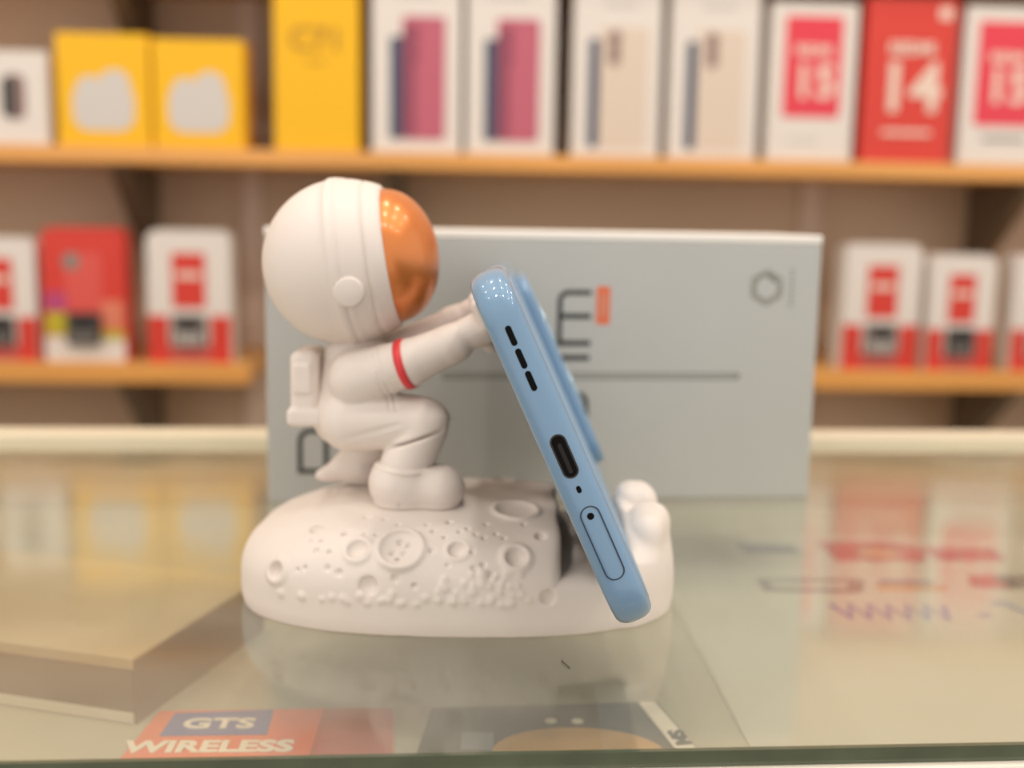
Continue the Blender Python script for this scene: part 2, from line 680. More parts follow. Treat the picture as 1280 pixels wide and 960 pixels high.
# red box
t, w, yf = carton('phone_box', 'all-red phone box with a large cream number 14', 'box', 323.5, 409, ZU, 150, 48, M_red, G1)
face_text(M_cream, '14', 62, 1, 67, yf, t, 1.6)
face_text(M_cream, 'REDMI', 15, 1, 104, yf, t, 0.6)
face_plate('printed_line', M_cream, rrect(-24, 24, 26, 30, 1.5), yf, t)
face_plate('printed_badge', M_cream, rrect(25, 37, 131, 142, 2), yf, t)
# white box, pink panel, right
t, w, yf = carton('phone_box', 'white phone box with a pinkish red panel, right of the all-red box', 'box', 417.5, 497, ZU, 145, 48, M_white, G1)
face_plate('printed_panel', M_pink, rrect(-27, 29, 36, 131, 2), yf, t)
face_text(M_cream, '15', 44, 4, 71, yf, t, 1.2)
face_text(M_cream, 'REDMI', 12, 2, 98, yf, t, 0.5)
face_plate('printed_line', M_grey, rrect(-18, 24, 22, 26, 1.5), yf, t)


# blister packs on the lower shelf
G2 = 'handset packs on the lower shelves'


def pack(label, u0, u1, h, style, handset):
    d = 30
    t = thing('handset_pack', label, 'pack', wall_pt((u0 + u1) / 2, 8 + d / 2, ZL), WY, G2)
    w = (u1 - u0) / 2
    yf = -d / 2
    r = 11
    plate('card', M_white if style == 'white' else M_red, rrect(-w, w, 0, h, r, 6, (0, 0, 1, 1)), 'y', yf, d / 2, t)
    if style == 'white':
        face_plate('printed_panel', M_red, rrect(-w * 0.40, w * 0.40, h * 0.42, h * 0.83, 1.5), yf, t)
        face_plate('printed_line', M_cream, rrect(-w * 0.30, w * 0.30, h * 0.64, h * 0.69, 1), yf, t, 0.5)
        face_plate('printed_corner', M_red, [(-w, 0), (-w * 0.5, 0), (-w * 0.5, h * 0.36), (-w, h * 0.36)], yf, t)
        face_plate('printed_corner', M_red, [(w * 0.5, 0), (w, 0), (w, h * 0.36), (w * 0.5, h * 0.36)], yf, t)
        face_plate('printed_band', mat('dusty_red_print', (204, 96, 88), 0.5), [(-w * 0.5, 0), (w * 0.5, 0), (w * 0.5, h * 0.14), (-w * 0.5, h * 0.14)], yf, t)
    else:
        face_plate('printed_panel', mat('light_red_print', (226, 88, 78), 0.5), rrect(-w * 0.45, w * 0.45, h * 0.38, h * 0.82, 3), yf, t)
        face_plate('printed_badge', M_grey, circle(-w * 0.28, h * 0.75, 8), yf, t, 0.5)
        face_plate('printed_corner', M_mag, rrect(-w * 0.95, -w * 0.42, h * 0.38, h * 0.52, 2), yf, t, 0.45)
        face_plate('printed_corner', M_olive, rrect(-w * 0.95, -w * 0.42, h * 0.20, h * 0.37, 2), yf, t, 0.45)
        face_plate('printed_corner', M_white, rrect(-w * 0.97, w * 0.97, 0.5, h * 0.19, 2), yf, t, 0.4)
        face_plate('printed_corner', M_olive, rrect(w * 0.42, w * 0.95, h * 0.17, h * 0.24, 2), yf, t, 0.5)
        face_plate('printed_corner', mat('salmon_print', (226, 130, 100), 0.5), rrect(w * 0.42, w * 0.95, h * 0.25, h * 0.46, 2), yf, t, 0.45)
    b = plate('handset', handset, rrect(-w * 0.40, w * 0.40, h * 0.13, h * 0.37, 3), 'y', yf - 5, yf, t)
    face_plate('handset_screen', mat('screen_dark', (54, 52, 54), 0.2), rrect(-w * 0.28, w * 0.28, h * 0.25, h * 0.34, 1), yf - 5, b)
    for r_ in range(2):
        for c_ in range(3):
            face_plate('key', M_greyw if handset is M_keys else M_grey, rrect(-w * 0.28 + c_ * w * 0.2, -w * 0.14 + c_ * w * 0.2, h * (0.155 + 0.045 * r_), h * (0.185 + 0.045 * r_), 0.6), yf - 5, b)
    return t


pack('white and red handset pack cut by the left edge of the picture', -508, -440, 114, 'white', M_bubble)
pack('mostly red handset pack with yellow and magenta corners', -434, -359, 124, 'red', M_bubble)
pack('white and red handset pack with a grey phone, last before the left shelf end', -339, -263, 123, 'white', M_keys)
pack('white and red handset pack with a grey phone, beside the silver box', 318, 392, 121, 'white', M_keys)
pack('white and red handset pack with a dark phone, right of the silver box', 401, 466, 112, 'white', M_bubble)
pack('white and red handset pack cut by the right edge of the picture', 485, 548, 113, 'white', M_bubble)

# ================================================================== GLASS COUNTER
M_glass = glass_mat()
M_edge = mat('green_glass_edge', (74, 82, 62), 0.15, noise=0.2, scale=60, coat=0.5)
M_rail = mat('white_rail', (226, 218, 204), 0.35)
M_brail = mat('cream_rail', (222, 210, 184), 0.4)
M_deck = mat('sage_deck', (180, 174, 152), 0.6, noise=0.03, scale=20)
M_case = mat('counter_panel', (200, 192, 176), 0.5)
CY = R(4.4)
DZ = -28.0
ctr = thing('glass_counter', 'shop counter with a greenish glass top and pale rails under the astronaut stand', 'counter', (40, 198.5, 0), CY)
box('glass_top', M_glass, -900, 900, 1.2, 290, -3.2, 0, ctr)
box('glass_edge', M_edge, -900, 900, 0, 1.2, -3.2, 0, ctr)
box('front_rail', M_rail, -900, 900, -2, 6, -16, -3.3, ctr, bev=0.6)
box('back_rail', M_brail, -900, 900, 290, 308, -16, 3.6, ctr, bev=1.0)
box('deck', M_deck, -900, 900, 6, 290, DZ - 12, DZ, ctr)
box('front_panel', M_case, -900, 900, -1, 6, -918, -16, ctr)
box('back_panel', M_case, -900, 900, 290, 298, -918, -16, ctr)
for x in (-907, 900):
    box('side_panel', M_case, x, x + 7, -1, 298, -918, -3.3, ctr)

# ---- things lying in the case
M_or = mat('orange_card', (236, 104, 62), 0.4)
M_blue = mat('blue_card_print', (74, 96, 160), 0.4)
M_lett = mat('white_card_lettering', (242, 232, 214), 0.5)
M_blk = mat('dark_card', (46, 46, 42), 0.35)
M_gold = mat('gold_card_print', (190, 140, 60), 0.4)
M_paper = mat('leaflet_paper', (196, 192, 176), 0.7)
M_tan = mat('tan_carton', (196, 178, 142), 0.6, noise=0.04, scale=25)
M_tand = mat('shaded_carton_side', (112, 94, 72), 0.6)  # darker copy of the tan, with the carton's side shade put into the colour
S = 0.9018                       # the case floor


def flat(nm, m, poly, z0, z1, parent):
    return plate(nm, m, poly, 'z', z0, z1, parent)


def quad(*pts):
    return [(x * S, y * S) for x, y in pts]


# orange card
o = thing('accessory_card', 'orange packaging card with a blue panel lying under the glass', 'card', (0, 0, DZ))
flat('card', M_or, quad((-99, 270), (-29.0, 273), (-32.6, 304), (-97.8, 299)), 0.05, 0.9, o)
flat('printed_panel', M_blue, quad((-93, 283.5), (-64.5, 285.5), (-66, 301), (-93, 297.5)), 0.85, 1.05, o)
text('lettering', M_lett, 'GTS', 7.6, o, T(-79 * S, 291 * S, 1.1) @ Matrix.Rotation(R(3), 4, 'Z'), 0.2, 1.3)
text('lettering', M_lett, 'WIRELESS', 8.0, o, T(-78 * S, 277.6 * S, 1.0) @ Matrix.Rotation(R(3), 4, 'Z'), 0.3, 1.15)
flat('printed_panel', mat('dull_red_print', (186, 76, 60), 0.4), quad((-51, 272.3), (-29.3, 273.3), (-32.8, 303.5), (-52, 302)), 0.85, 0.98, o)
# black card
o = thing('accessory_card', 'black packaging card with a gold arc and white side strip under the glass', 'card', (0, 0, DZ))
flat('card', M_blk, quad((-23.4, 275.1), (51.5, 279), (44, 311), (-21.3, 304)), 0.05, 0.9, o)
flat('printed_arc', M_gold, [((19.5 + 23 * math.cos(R(a))) * S, (277.8 + 15 * math.sin(R(a))) * S) for a in range(0, 181, 10)], 0.85, 1.05, o)
flat('printed_strip', M_lett, quad((45.5, 280), (51, 280.5), (43.4, 310.5), (38.5, 310)), 0.85, 1.05, o)
text('lettering', M_ink, 'SM', 5.2, o, T(47 * S, 287.5 * S, 1.1) @ Matrix.Rotation(R(-78), 4, 'Z'), 0.25, 1.2)
for x in (12.5, 20):
    flat('printed_dot', M_lett, circle(x * S, 297 * S, 1.5, 12), 0.85, 1.0, o)
flat('printed_block', mat('blue_grey_print', (120, 128, 134), 0.4), quad((-12, 279), (-3, 279), (-3.5, 289), (-12, 289)), 0.85, 1.0, o)
# leaflet
M_photo1 = mat('red_photo_print', (168, 52, 46), 0.45, noise=0.45, scale=120)
M_photo2 = mat('grey_photo_print', (112, 98, 90), 0.45, noise=0.4, scale=120)
M_photo3 = mat('slate_photo_print', (76, 84, 104), 0.45, noise=0.35, scale=120)
M_photo4 = mat('ochre_photo_print', (200, 150, 84), 0.45, noise=0.3, scale=120)
M_bink = mat('blue_ink', (50, 92, 170), 0.5)
o = thing('leaflet', 'large pale leaflet with red product photos and blue writing under the glass', 'leaflet', (0, 0, DZ))
flat('sheet', M_paper, quad((66.5, 268), (290, 279), (290, 498), (58, 488)), 0.05, 0.4, o)
flat('printed_photo', M_photo3, quad((101, 462), (126, 465), (124, 476), (99, 480)), 0.38, 0.5, o)
flat('printed_photo', M_photo1, quad((138, 455), (176, 456), (181, 474), (172, 484), (136, 484)), 0.38, 0.5, o)
flat('printed_photo', M_photo4, quad((150, 462), (166, 462), (166, 472), (152, 472)), 0.48, 0.6, o)
flat('printed_photo', M_photo1, quad((181, 458), (211, 459), (213, 476), (181, 478)), 0.38, 0.5, o)
flat('printed_photo', M_photo2, quad((98, 414), (136, 414), (142, 431), (98, 429)), 0.38, 0.5, o)
flat('printed_photo', M_paper, quad((103, 418), (131, 418), (134, 426), (102, 425)), 0.48, 0.6, o)
flat('printed_photo', M_photo4, quad((143, 417), (170, 418), (172, 424), (144, 424)), 0.38, 0.5, o)
flat('printed_photo', M_photo3, quad((146, 425), (168, 426), (168, 430), (147, 430)), 0.38, 0.5, o)
flat('printed_photo', M_photo1, quad((181, 424), (196, 421), (203, 428), (197, 439), (186, 438)), 0.38, 0.5, o)
flat('printed_photo', M_photo2, quad((197, 422), (222, 424), (222, 440), (197, 439)), 0.38, 0.5, o)
pts = []
for i in range(13):
    pts.append(((119.7 + i * 3.5) * S, (400 if i % 2 == 0 else 386) * S))
stroke('handwriting', M_bink, pts, 1.7, 'z', 0.4, 0.55, o)
stroke('handwriting', M_bink, [(171 * S, 391 * S), (176 * S, 391.5 * S)], 1.7, 'z', 0.4, 0.55, o)
stroke('handwriting', M_bink, [(181 * S, 404 * S), (186 * S, 405 * S), (191 * S, 392 * S), (188 * S, 384 * S), (196 * S, 388 * S)], 1.8, 'z', 0.4, 0.55, o)
# tan carton
o = thing('carton_box', 'flat tan carton with painted-on side shade at the left under the glass', 'box', (-84, 296, DZ), R(-15))
box('carton', M_tan, -240, 0, -33, 34, 0, 17, o, bev=0.6)
box('side_shade', M_tand, 0, 0.6, -33, 34, 0, 16.4, o)  # thin dark skin, paints the shade on the right side
box('front_shade', M_tand, -240, 0, -33.5, -33, 3, 14, o)  # same shade colour laid over the front face
box('tape_edge', M_rail, -240, 0, -33.9, -33.4, 0.3, 3, o)
# fibre on the glass
tag(tube('lint_fibre', M_ink, [(12.2, 240.6, 0.12), (12.5, 239, 0.35), (13.2, 237.4, 0.3), (13.9, 236.2, 0.12)], 0.11, n=6), 'tiny dark curled fibre lying on the glass before the moon base', 'fibre')

# ================================================================== SILVER PHONE BOX
M_silver = mat('silver_carton', (184, 184, 180), 0.42, metal=0.25, noise=0.015, scale=30)
M_boxtop = mat('white_box_rim', (244, 238, 230), 0.4)
M_orange = mat('orange_badge', (222, 108, 66), 0.5)
M_orange2 = mat('pale_orange_print', (214, 132, 104), 0.5)
M_line = mat('grey_line_print', (128, 128, 122), 0.45)
M_emb = mat('grey_mark_print', (140, 138, 128), 0.45)
yaw = math.atan2(21.5, 191.6)
D = 26.0
cx, cy = (-83.3 + 108.3) / 2, (375.7 + 397.2) / 2
bx = thing('phone_box', 'large silver grey phone box standing on its long side behind the astronaut', 'box',
           (cx - math.sin(yaw) * D, cy + math.cos(yaw) * D, 0), yaw)
box('carton', M_silver, -96.4, 96.4, -D, D, 0, 91.6, bx, bev=0.6)
box('lid_rim', M_boxtop, -96.6, 96.6, -D - 0.2, D + 0.2, 91.6, 94.4, bx, bev=0.7)
yf = -D


def ink(nm, m, pts, w, closed=False, lift=0.12):
    return stroke(nm, m, pts, w, 'y', yf - lift, yf + 0.05, bx, closed)


def arc(cx_, cz_, r, a0, a1, n=8):
    return [(cx_ + r * math.cos(R(a0 + (a1 - a0) * i / n)), cz_ + r * math.sin(R(a0 + (a1 - a0) * i / n))) for i in range(n + 1)]


# letters run upward: P ... S, l, m
ink('printed_letter', M_ink, [(-66, 11.2), (-85.4, 11.2)] + [(-85.4, 20)] + arc(-81.7, 21.6, 3.7, 180, 90)[0:] + arc(-80.2, 21.6, 3.7, 90, 0) + [(-76.5, 11.2)], 1.75)
ink('printed_letter', M_ink, [(3.6, 55.0), (3.6, 70.0)] + arc(6.6, 70.6, 3.0, 180, 90) + [(14.6, 73.6)], 1.75)
ink('printed_letter', M_ink, [(3.0, 56.0), (14.6, 56.0)], 1.9)
ink('printed_letter', M_ink, [(4.0, 65.4), (14.6, 65.4)], 1.9)
ink('printed_letter', M_ink, [(3.2, 50.9), (14.4, 50.9)], 1.9)
ink('printed_letter', M_ink, [(3.6, 24)] + arc(6.6, 35.0, 3.0, 180, 90) + arc(10.6, 35.0, 3.0, 90, 0) + [(13.6, 24)] + arc(10.6, 24, 3.0, 0, -90) + arc(6.6, 24, 3, -90, -180), 1.75)
plate('printed_badge', M_orange, rrect(16.4, 21.2, 62.6, 75.8, 0.5), 'y', yf - 0.12, yf + 0.05, bx)
plate('printed_badge', M_orange2, rrect(17.6, 20.0, 65.4, 73.4, 0.3), 'y', yf - 0.2, yf + 0.05, bx)
plate('printed_line', M_line, rrect(-37, 68.8, 43.3, 45.7, 1.1), 'y', yf - 0.1, yf + 0.05, bx)
plate('printed_line', mat('light_grey_print', (160, 160, 154), 0.45), rrect(-36, 67, 43.9, 45.1, 0.5), 'y', yf - 0.15, yf + 0.05, bx)
ink('printed_mark', M_emb, [(77 + 6 * math.cos(R(30 + 60 * i)), 76 + 6 * math.sin(R(30 + 60 * i))) for i in range(6)], 0.9, True)
ink('printed_mark', M_emb, arc(77, 76, 4.4, 60, 380, 24), 1.0)
ink('printed_mark', M_line, [(77.6, 80), (80.8, 78.2)], 1.5)
for i in range(7):
    ink('printed_mark', M_emb, [(86.1, 69.4 + i * 2.0), (86.1, 70.7 + i * 2.0)], 0.9)

# ================================================================== ASTRONAUT PHONE STAND
M_resin = mat('matte_white_resin', (228, 216, 207), 0.52, sss=0.0, bump=0.04, scale=900)
M_moon = mat('moon_white_resin', (224, 213, 204), 0.6, bump=0.10, scale=700)
M_visor = mat('copper_visor', (216, 128, 64), 0.36, metal=0.55, noise=0.06, scale=60, coat=0.4)
M_band = mat('red_armband', (222, 58, 62), 0.45)
M_seam = mat('seam_line', (190, 176, 160), 0.6)
BX, BY = -14.0, 291.0
st = thing('astronaut_phone_stand', 'white astronaut figurine phone stand with copper visor on a cratered moon base', 'phone stand', (BX, BY, 0))


def base_field(x, y, z):
    a, b, n = 56., 38., 2.7
    rr = (np.abs(x / a) ** n + np.abs(y / b) ** n) ** (1 / n)
    t = np.clip((z - 7) / 20., 0, 1.2)
    g = np.where(t < 1, np.clip(1 - t ** 2.6, 0, 1) ** (1 / 2.6), 0.)
    g = g - np.clip((4 - z) / 4., 0, 1) ** 2 * .012
    dome = np.maximum(smax((rr - g) * 34., z - 26.4, 3.), -z)
    slot = np.maximum(np.abs(x - 35.5) - 9.0, 13.6 - z)
    dome = smax(dome, -slot, 3.0)
    w = (np.abs((x - 48.5) / 7.2) ** 3 + np.abs(y / 29.) ** 3) ** (1 / 3)
    wall = np.maximum((w - 1) * 7., np.maximum(z - 16., -z))
    f1 = rbox(x, y, z, (50.6, -11.0, 12.), (6.8, 11.5, 13.4), 6.2)
    f2 = rbox(x + (z - 20) * 0.10, y, z, (49.6, 13.5, 12.), (6.2, 7.5, 14.2), 5.0)
    stp = smin(wall, smin(f1, f2, 1.2), 6.)
    stp = smax(stp, (rr - 1.0) * 34., 3.)
    return np.maximum(smin(dome, stp, 3.5), -z)


BIG = [(-42.2, -29.1, 13.0, 3.1, 2.0), (-33.5, -23.1, 22.0, 0.0, 1.8), (-22.2, -31.8, 19.4, 3.5, 2.5), (-12.0, -32.2, 20.1, 5.9, 4.7), (1.7, -32.6, 20.0, 2.7, 2.2), (15.7, -33.5, 18.6, 3.7, 2.4), (-19.1, -36.7, 12.1, 0.0, 2.4), (21.6, -27.4, 22.3, 0.0, 1.4), (23.4, -36.5, 9.9, 0.0, 2.0), (15.6, -16.1, 25.7, 6.2, 4.9),
       (-47, 8, 18, 4.2, 3.0), (-30, 30, 20, 5.0, 3.8), (4, 32, 20, 3.6, 2.6), (12, 14, 26, 4.0, 3.0), (-50, -8, 15, 0, 2.0)]
SM = [(-21.4, -20.9, 24.5, 0.98), (-26.0, -27.2, 21.7, 0.78), (-34.4, -26.8, 20.1, 0.59), (-31.7, -27.9, 20.2, 0.59), (-32.5, -30.0, 18.4, 0.78), (-29.2, -31.1, 18.4, 0.59), (-34.8, -32.1, 14.7, 0.59), (-29.2, -33.7, 15.3, 0.78), (-26.2, -34.8, 14.5, 0.98), (-12.7, -36.7, 14.0, 0.98), (-8.1, -37.4, 12.4, 0.78), (-4.4, -32.8, 19.8, 0.78), (-16.8, -22.5, 24.4, 0.59), (-13.4, -24.8, 23.9, 0.59), (-6.1, -25.2, 24.0, 0.59), (-4.4, -27.6, 23.0, 0.59), (-1.5, -29.6, 22.1, 0.59), (-0.7, -24.1, 24.3, 0.78), (3.9, -26.5, 23.5, 0.59), (5.9, -28.4, 22.7, 0.59), (7.9, -29.3, 22.1, 0.59), (5.9, -35.8, 16.4, 0.98), (7.9, -35.2, 17.2, 0.78), (9.9, -36.4, 15.1, 0.98), (-21.2, -27.9, 22.0, 0.5), (-8.7, -27.1, 23.2, 0.5), (2.0, -27.7, 23.0, 0.59), (10.8, -27.8, 22.8, 0.59), (12.7, -29.0, 22.1, 0.59), (8.3, -24.4, 24.2, 0.59), (31.4, -15.0, 15.5, 0.78), (31.9, -21.1, 15.5, 0.78), (31.2, -26.4, 15.5, 0.78), (-36.7, -31.6, 14.1, 0.5), (5.2, -33.0, 19.6, 0.59), (-0.4, -35.4, 17.1, 0.59), (-18.3, -28.2, 22.2, 0.5), (17.6, -23.5, 24.1, 0.59)]
SM_IN = [(-12.2, -30.4, 21.3, 0.78), (-10.2, -31.3, 20.8, 0.78), (-13.7, -32.8, 19.4, 0.78), (-11.0, -33.0, 19.5, 0.78), (-12.4, -34.3, 18.1, 0.6)]
BP = [(-1.1, -37.0, 14.0), (15.1, -37.4, 10.7), (-0.9, -37.6, 12.1), (7.7, -36.6, 14.8), (13.5, -36.1, 15.2), (5.8, -37.7, 11.4), (3.4, -37.8, 10.0), (3.7, -37.2, 13.3), (17.1, -37.2, 10.7), (7.7, -37.9, 8.8), (-2.3, -37.9, 9.3), (5.3, -36.4, 15.4), (3.8, -37.9, 9.0), (12.4, -37.7, 8.3), (16.8, -35.9, 15.3), (16.1, -36.9, 12.6), (12.7, -36.9, 13.6), (9.6, -37.3, 12.6), (10.8, -36.7, 14.5), (1.1, -38.0, 9.0), (14.8, -37.6, 8.6), (-1.8, -37.4, 12.7), (18.8, -37.1, 9.4), (1.8, -37.7, 11.0), (12.3, -37.1, 12.9), (10.3, -37.8, 9.9), (12.1, -37.5, 11.4), (14.4, -37.1, 12.6), (-2.6, -37.7, 11.1), (5.7, -37.4, 12.7), (7.7, -36.3, 15.4), (9.7, -37.8, 9.1), (13.8, -37.6, 8.4), (7.8, -37.2, 13.1), (-27.8, -35.7, 8.7), (-5.5, -37.9, 9.7), (-35.1, -33.6, 7.9), (-40.8, -30.9, 7.9), (-25.0, -36.3, 8.7), (-13.9, -37.6, 9.1), (-20.9, -36.9, 9.5), (-11.5, -37.8, 8.2), (-19.2, -37.2, 8.0), (-7.5, -37.9, 8.1), (-15.3, -37.5, 9.0), (-10.8, -37.8, 8.4), (-16.1, -37.4, 8.6), (-35.5, -33.4, 8.2), (-30.2, -35.1, 8.0), (-13.3, -37.5, 10.5), (-23.9, -36.5, 8.0)]


def build_base():
    h = 0.36
    lo, hi = (-58.5, -40, -1.0), (58.5, 40, 29)
    X, Y, Z = grid(lo, hi, h)
    F = base_field(X, Y, Z).astype(np.float32)
    # gentle swell of the rock
    F += (0.35 * np.sin(X * 0.23 + 1.3) * np.sin(Y * 0.31 + 0.4) * np.clip((Z - 14) / 8, 0, 1)).astype(np.float32)

    def grad(p):
        e = 0.3
        g = []
        for k in range(3):
            a = [np.array([q]) for q in p]
            b = [np.array([q]) for q in p]
            a[k] = a[k] + e
            b[k] = b[k] - e
            g.append(float(base_field(*a)[0] - base_field(*b)[0]))
        g = np.array(g)
        return g / (np.linalg.norm(g) + 1e-9)

    def local(p, r):
        s = []
        for k in range(3):
            i0 = max(0, int((p[k] - r - lo[k]) / h))
            i1 = min(F.shape[k], int((p[k] + r - lo[k]) / h) + 2)
            s.append(slice(i0, i1))
        return tuple(s)

    def crater(p, ro, ri, depth):
        nrm = grad(p)
        s = local(p, max(ro, ri) + 3)
        dx, dy, dz = X[s] - p[0], Y[s] - p[1], Z[s] - p[2]
        al = dx * nrm[0] + dy * nrm[1] + dz * nrm[2]
        q = np.sqrt(np.maximum(dx * dx + dy * dy + dz * dz - al * al, 0))
        f = F[s]
        if ro > 0:
            rm, tr = (ro + ri) / 2, max(0.55, (ro - ri) / 2 + 0.25)
            f = smin(f, np.sqrt((q - rm) ** 2 + (al + 0.35) ** 2) - tr, 1.1)
        pit = (np.sqrt((q / ri) ** 2 + ((al - 0.3) / (depth + 0.3)) ** 2) - 1) * min(ri, depth)
        F[s] = smax(f, -pit, 0.35)

    for x, y, z, ro, ri in BIG:
        crater((x, y, z), ro, ri, 1.5 if ro == 0 else (1.3 if ri < 4 else 1.0))
    for x, y, z, r in SM:
        crater((x, y, z), 0, r * 1.05, 0.8)
    for x, y, z, r in SM_IN:
        n_ = grad((x, y, z))
        crater(tuple(np.array((x, y, z)) - n_ * 0.9), 0, r, 0.7)
    rnd = random.Random(5)
    for x, y, z in BP:
        n_ = grad((x, y, z))
        r = rnd.uniform(0.65, 1.15)
        s = local((x, y, z), 3)
        c = np.array((x, y, z)) - n_ * r * 0.62
        F[s] = smin(F[s], np.sqrt((X[s] - c[0]) ** 2 + (Y[s] - c[1]) ** 2 + (Z[s] - c[2]) ** 2) - r, 0.8)
    # pits scattered over the sides the photograph does not show closely
    for _ in range(60):
        a = rnd.uniform(0.1, math.pi - 0.1)
        rad = rnd.uniform(0.55, 0.93)
        x, y = 56 * rad * math.cos(a), 38 * rad * math.sin(a)
        if x > 24:
            continue
        zz = np.arange(0, 29, 0.1)
        f = base_field(np.full_like(zz, x), np.full_like(zz, y), zz)
        z = zz[f < 0].max() if (f < 0).any() else 0
        if z > 9:
            crater((x, y, float(z)), 0, rnd.uniform(0.5, 1.2), 0.8)
    return net_mesh('moon_base', F, lo, h)


link('moon_base', build_base(), M_moon, st)


def build_body():
    h = 0.42
    lo, hi = (-44, -20, 24), (14, 20, 72 + 8)
    X, Y, Z = grid(lo, hi, h)
    F = smin(capsule(X, Y, Z, (-28.5, 0, 47.5), (-26.5, 0, 60), 10.2, 9.2), ellipsoid(X, Y, Z, (-28.2, 0, 47.5), (9.8, 12.0, 8.2)), 2)
    for s in (-1, 1):
        dz = 3.0 if s > 0 else 0.0
        sh, el, wr, hd = (-25.5, 9.0 * s, 57.5), (-12.5, 11.5 * s, 61.8 + dz * .6), (-1.0, 11.2 * s, 67.0 + dz), (6.0, 10.4 * s, 71.6 + dz)
        arm = smin(capsule(X, Y, Z, sh, el, 7.2, 6.0), capsule(X, Y, Z, el, wr, 6.0, 4.9), 1.0)
        F = smin(F, arm, 1.6)
        # sleeve cuff, then the glove
        F = smin(F, capsule(X, Y, Z, (-2.2, 11.3 * s, 66.5 + dz), (-0.6, 11.2 * s, 67.3 + dz), 5.2, 5.0), 0.4)
        hand = capsule(X, Y, Z, (2.2, 10.9 * s, 69.2 + dz), (6.4, 10.4 * s, 71.2 + dz), 4.2, 4.5)
        for k, (dy, ln) in enumerate(((-4.2, 5.0), (-1.5, 6.4), (1.3, 6.6), (4.0, 5.6))):
            hand = smin(hand, capsule(X, Y, Z, (7.4, 10.4 * s + dy, 72 + dz), (6.6 - 0.36 * ln, 10.4 * s + dy * 1.05, 72.4 + ln * 0.9 + dz), 1.9, 1.5), 0.8)
        hand = smin(hand, capsule(X, Y, Z, (5.0, 10.4 * s - 3.0 * s, 68.5 + dz), (8.4, 10.4 * s - 4.5 * s, 65.6 + dz), 1.9, 1.5), 0.8)
        # the palm lies flat against the screen
        F = smin(F, hand, 0.5)
    # near leg, planted forward with the knee bent
    F = smin(F, capsule(X, Y, Z, (-27, -6.5, 46.5), (-8.6, -10.0, 46.8), 8.6, 6.4), 1.0)
    F = smin(F, ellipsoid(X, Y, Z, (-6.6, -10.2, 47.4), (5.0, 5.8, 4.6)), 0.5)
    F = smin(F, capsule(X, Y, Z, (-8.4, -10.4, 45.0), (-12.6, -11.4, 36), 6.2, 6.6), 0.8)
    # far leg, stretched back
    F = smin(F, capsule(X, Y, Z, (-27, 6.5, 45.5), (-22.5, 9.0, 38.5), 8.4, 6.6), 1.2)
    F = smin(F, capsule(X, Y, Z, (-22.5, 9.0, 38.5), (-27.5, 9.8, 31.5), 6.3, 5.4), 1.0)
    # folds: knee crease and hip line
    F = smax(F, -(np.sqrt((Z - 41.6 - 0.36 * (X + 14)) ** 2 + np.maximum(0, Y + 14) ** 2) - 0.25), 0.9)
    F = smax(F, -(capsule(X, Y, Z, (-29, -14.5, 42.0), (-14, -16.6, 47.0), 0.7)), 0.6)
    # sleeve grooves
    for q in (-19.6, -18.1):
        d = (X - q) * 0.94 + (Z - 59.5) * 0.33
        tor = np.maximum(np.abs(d) - 0.22, -(F + 0.35))
        F = np.where((Y < -8) & (Z > 50), np.maximum(F, -tor), F)
    # flatten the gloves on the phone's screen plane
    face = (X - 10.9) * 0.909 + (Z - 72.0) * 0.418
    F = smax(F, face, 0.4)
    return net_mesh('suit', F, lo, h)


body = link('suit', build_body(), M_resin, st)


def small_net(name, m, fn, lo, hi, h=0.4, parent=st):
    X, Y, Z = grid(lo, hi, h)
    return link(name, net_mesh(name, fn(X, Y, Z), lo, h), m, parent)


# boots
def near_boot(X, Y, Z):
    f = smin(capsule(X, Y, Z, (-14.4, -12, 31.4), (-4.6, -12.5, 30.4), 7.0, 6.0), capsule(X, Y, Z, (-13.8, -11.8, 31), (-13.0, -11.6, 35.0), 7.5, 6.9), 3.0)
    f = smin(f, ellipsoid(X, Y, Z, (-3.8, -12.6, 30.0), (6.0, 6.6, 5.2)), 2.5)
    f = smax(f, Z - 36.0, 0.8)
    # sole welt
    sole = np.maximum(f - 0.35, np.abs(Z - 25.7) - 0.9)
    f = smin(f, sole, 0.25)
    return smax(f, 24.6 - Z, 0.5)


def far_boot(X, Y, Z):
    f = smin(capsule(X, Y, Z, (-38.2, 10.2, 27.6), (-26.5, 10.0, 30.6), 1.5, 5.6), capsule(X, Y, Z, (-26.5, 10, 31.0), (-19.5, 10.0, 28.8), 5.6, 3.6), 2.0)
    f = smin(f, capsule(X, Y, Z, (-36.0, 10.2, 28.0), (-27.0, 9.9, 34.0), 1.6, 5.2), 1.5)
    return smax(f, 25.6 - Z, 0.4)


bt = small_net('boot', M_resin, near_boot, (-24, -21, 24), (5, -3, 38))
lathe('boot_cuff', M_resin, [(0, 6.3), (0.2, 7.6), (0.9, 7.95), (1.6, 7.6), (1.9, 6.3)], (-13.0, -11.6, 34.2), (0.08, 0, 1), bt, 48)
tube('seam', M_seam, [(-13.8, -18.4, 26.0), (-13.8, -19.15, 28), (-13.6, -19.3, 30), (-13.4, -19.25, 32), (-13.2, -19.0, 34.4)], 0.12, bt, 6)
small_net('boot', M_resin, far_boot, (-42, 2, 24), (-13, 18, 41))

# backpack
pk = small_net('backpack', M_resin, lambda X, Y, Z: smin(smin(rbox(X, Y, Z, (-39.2, 0, 55.0), (3.7, 8.6, 9.0), 2.4), rbox(X, Y, Z, (-39.0, 0, 47.0), (4.7, 9.2, 2.5), 1.6), 0.5),
                                                         rbox(X, Y, Z, (-39.4, 0, 57.0), (2.6, 9.3, 4.2), 1.2), 0.3), (-46, -12, 42), (-33, 12, 67))

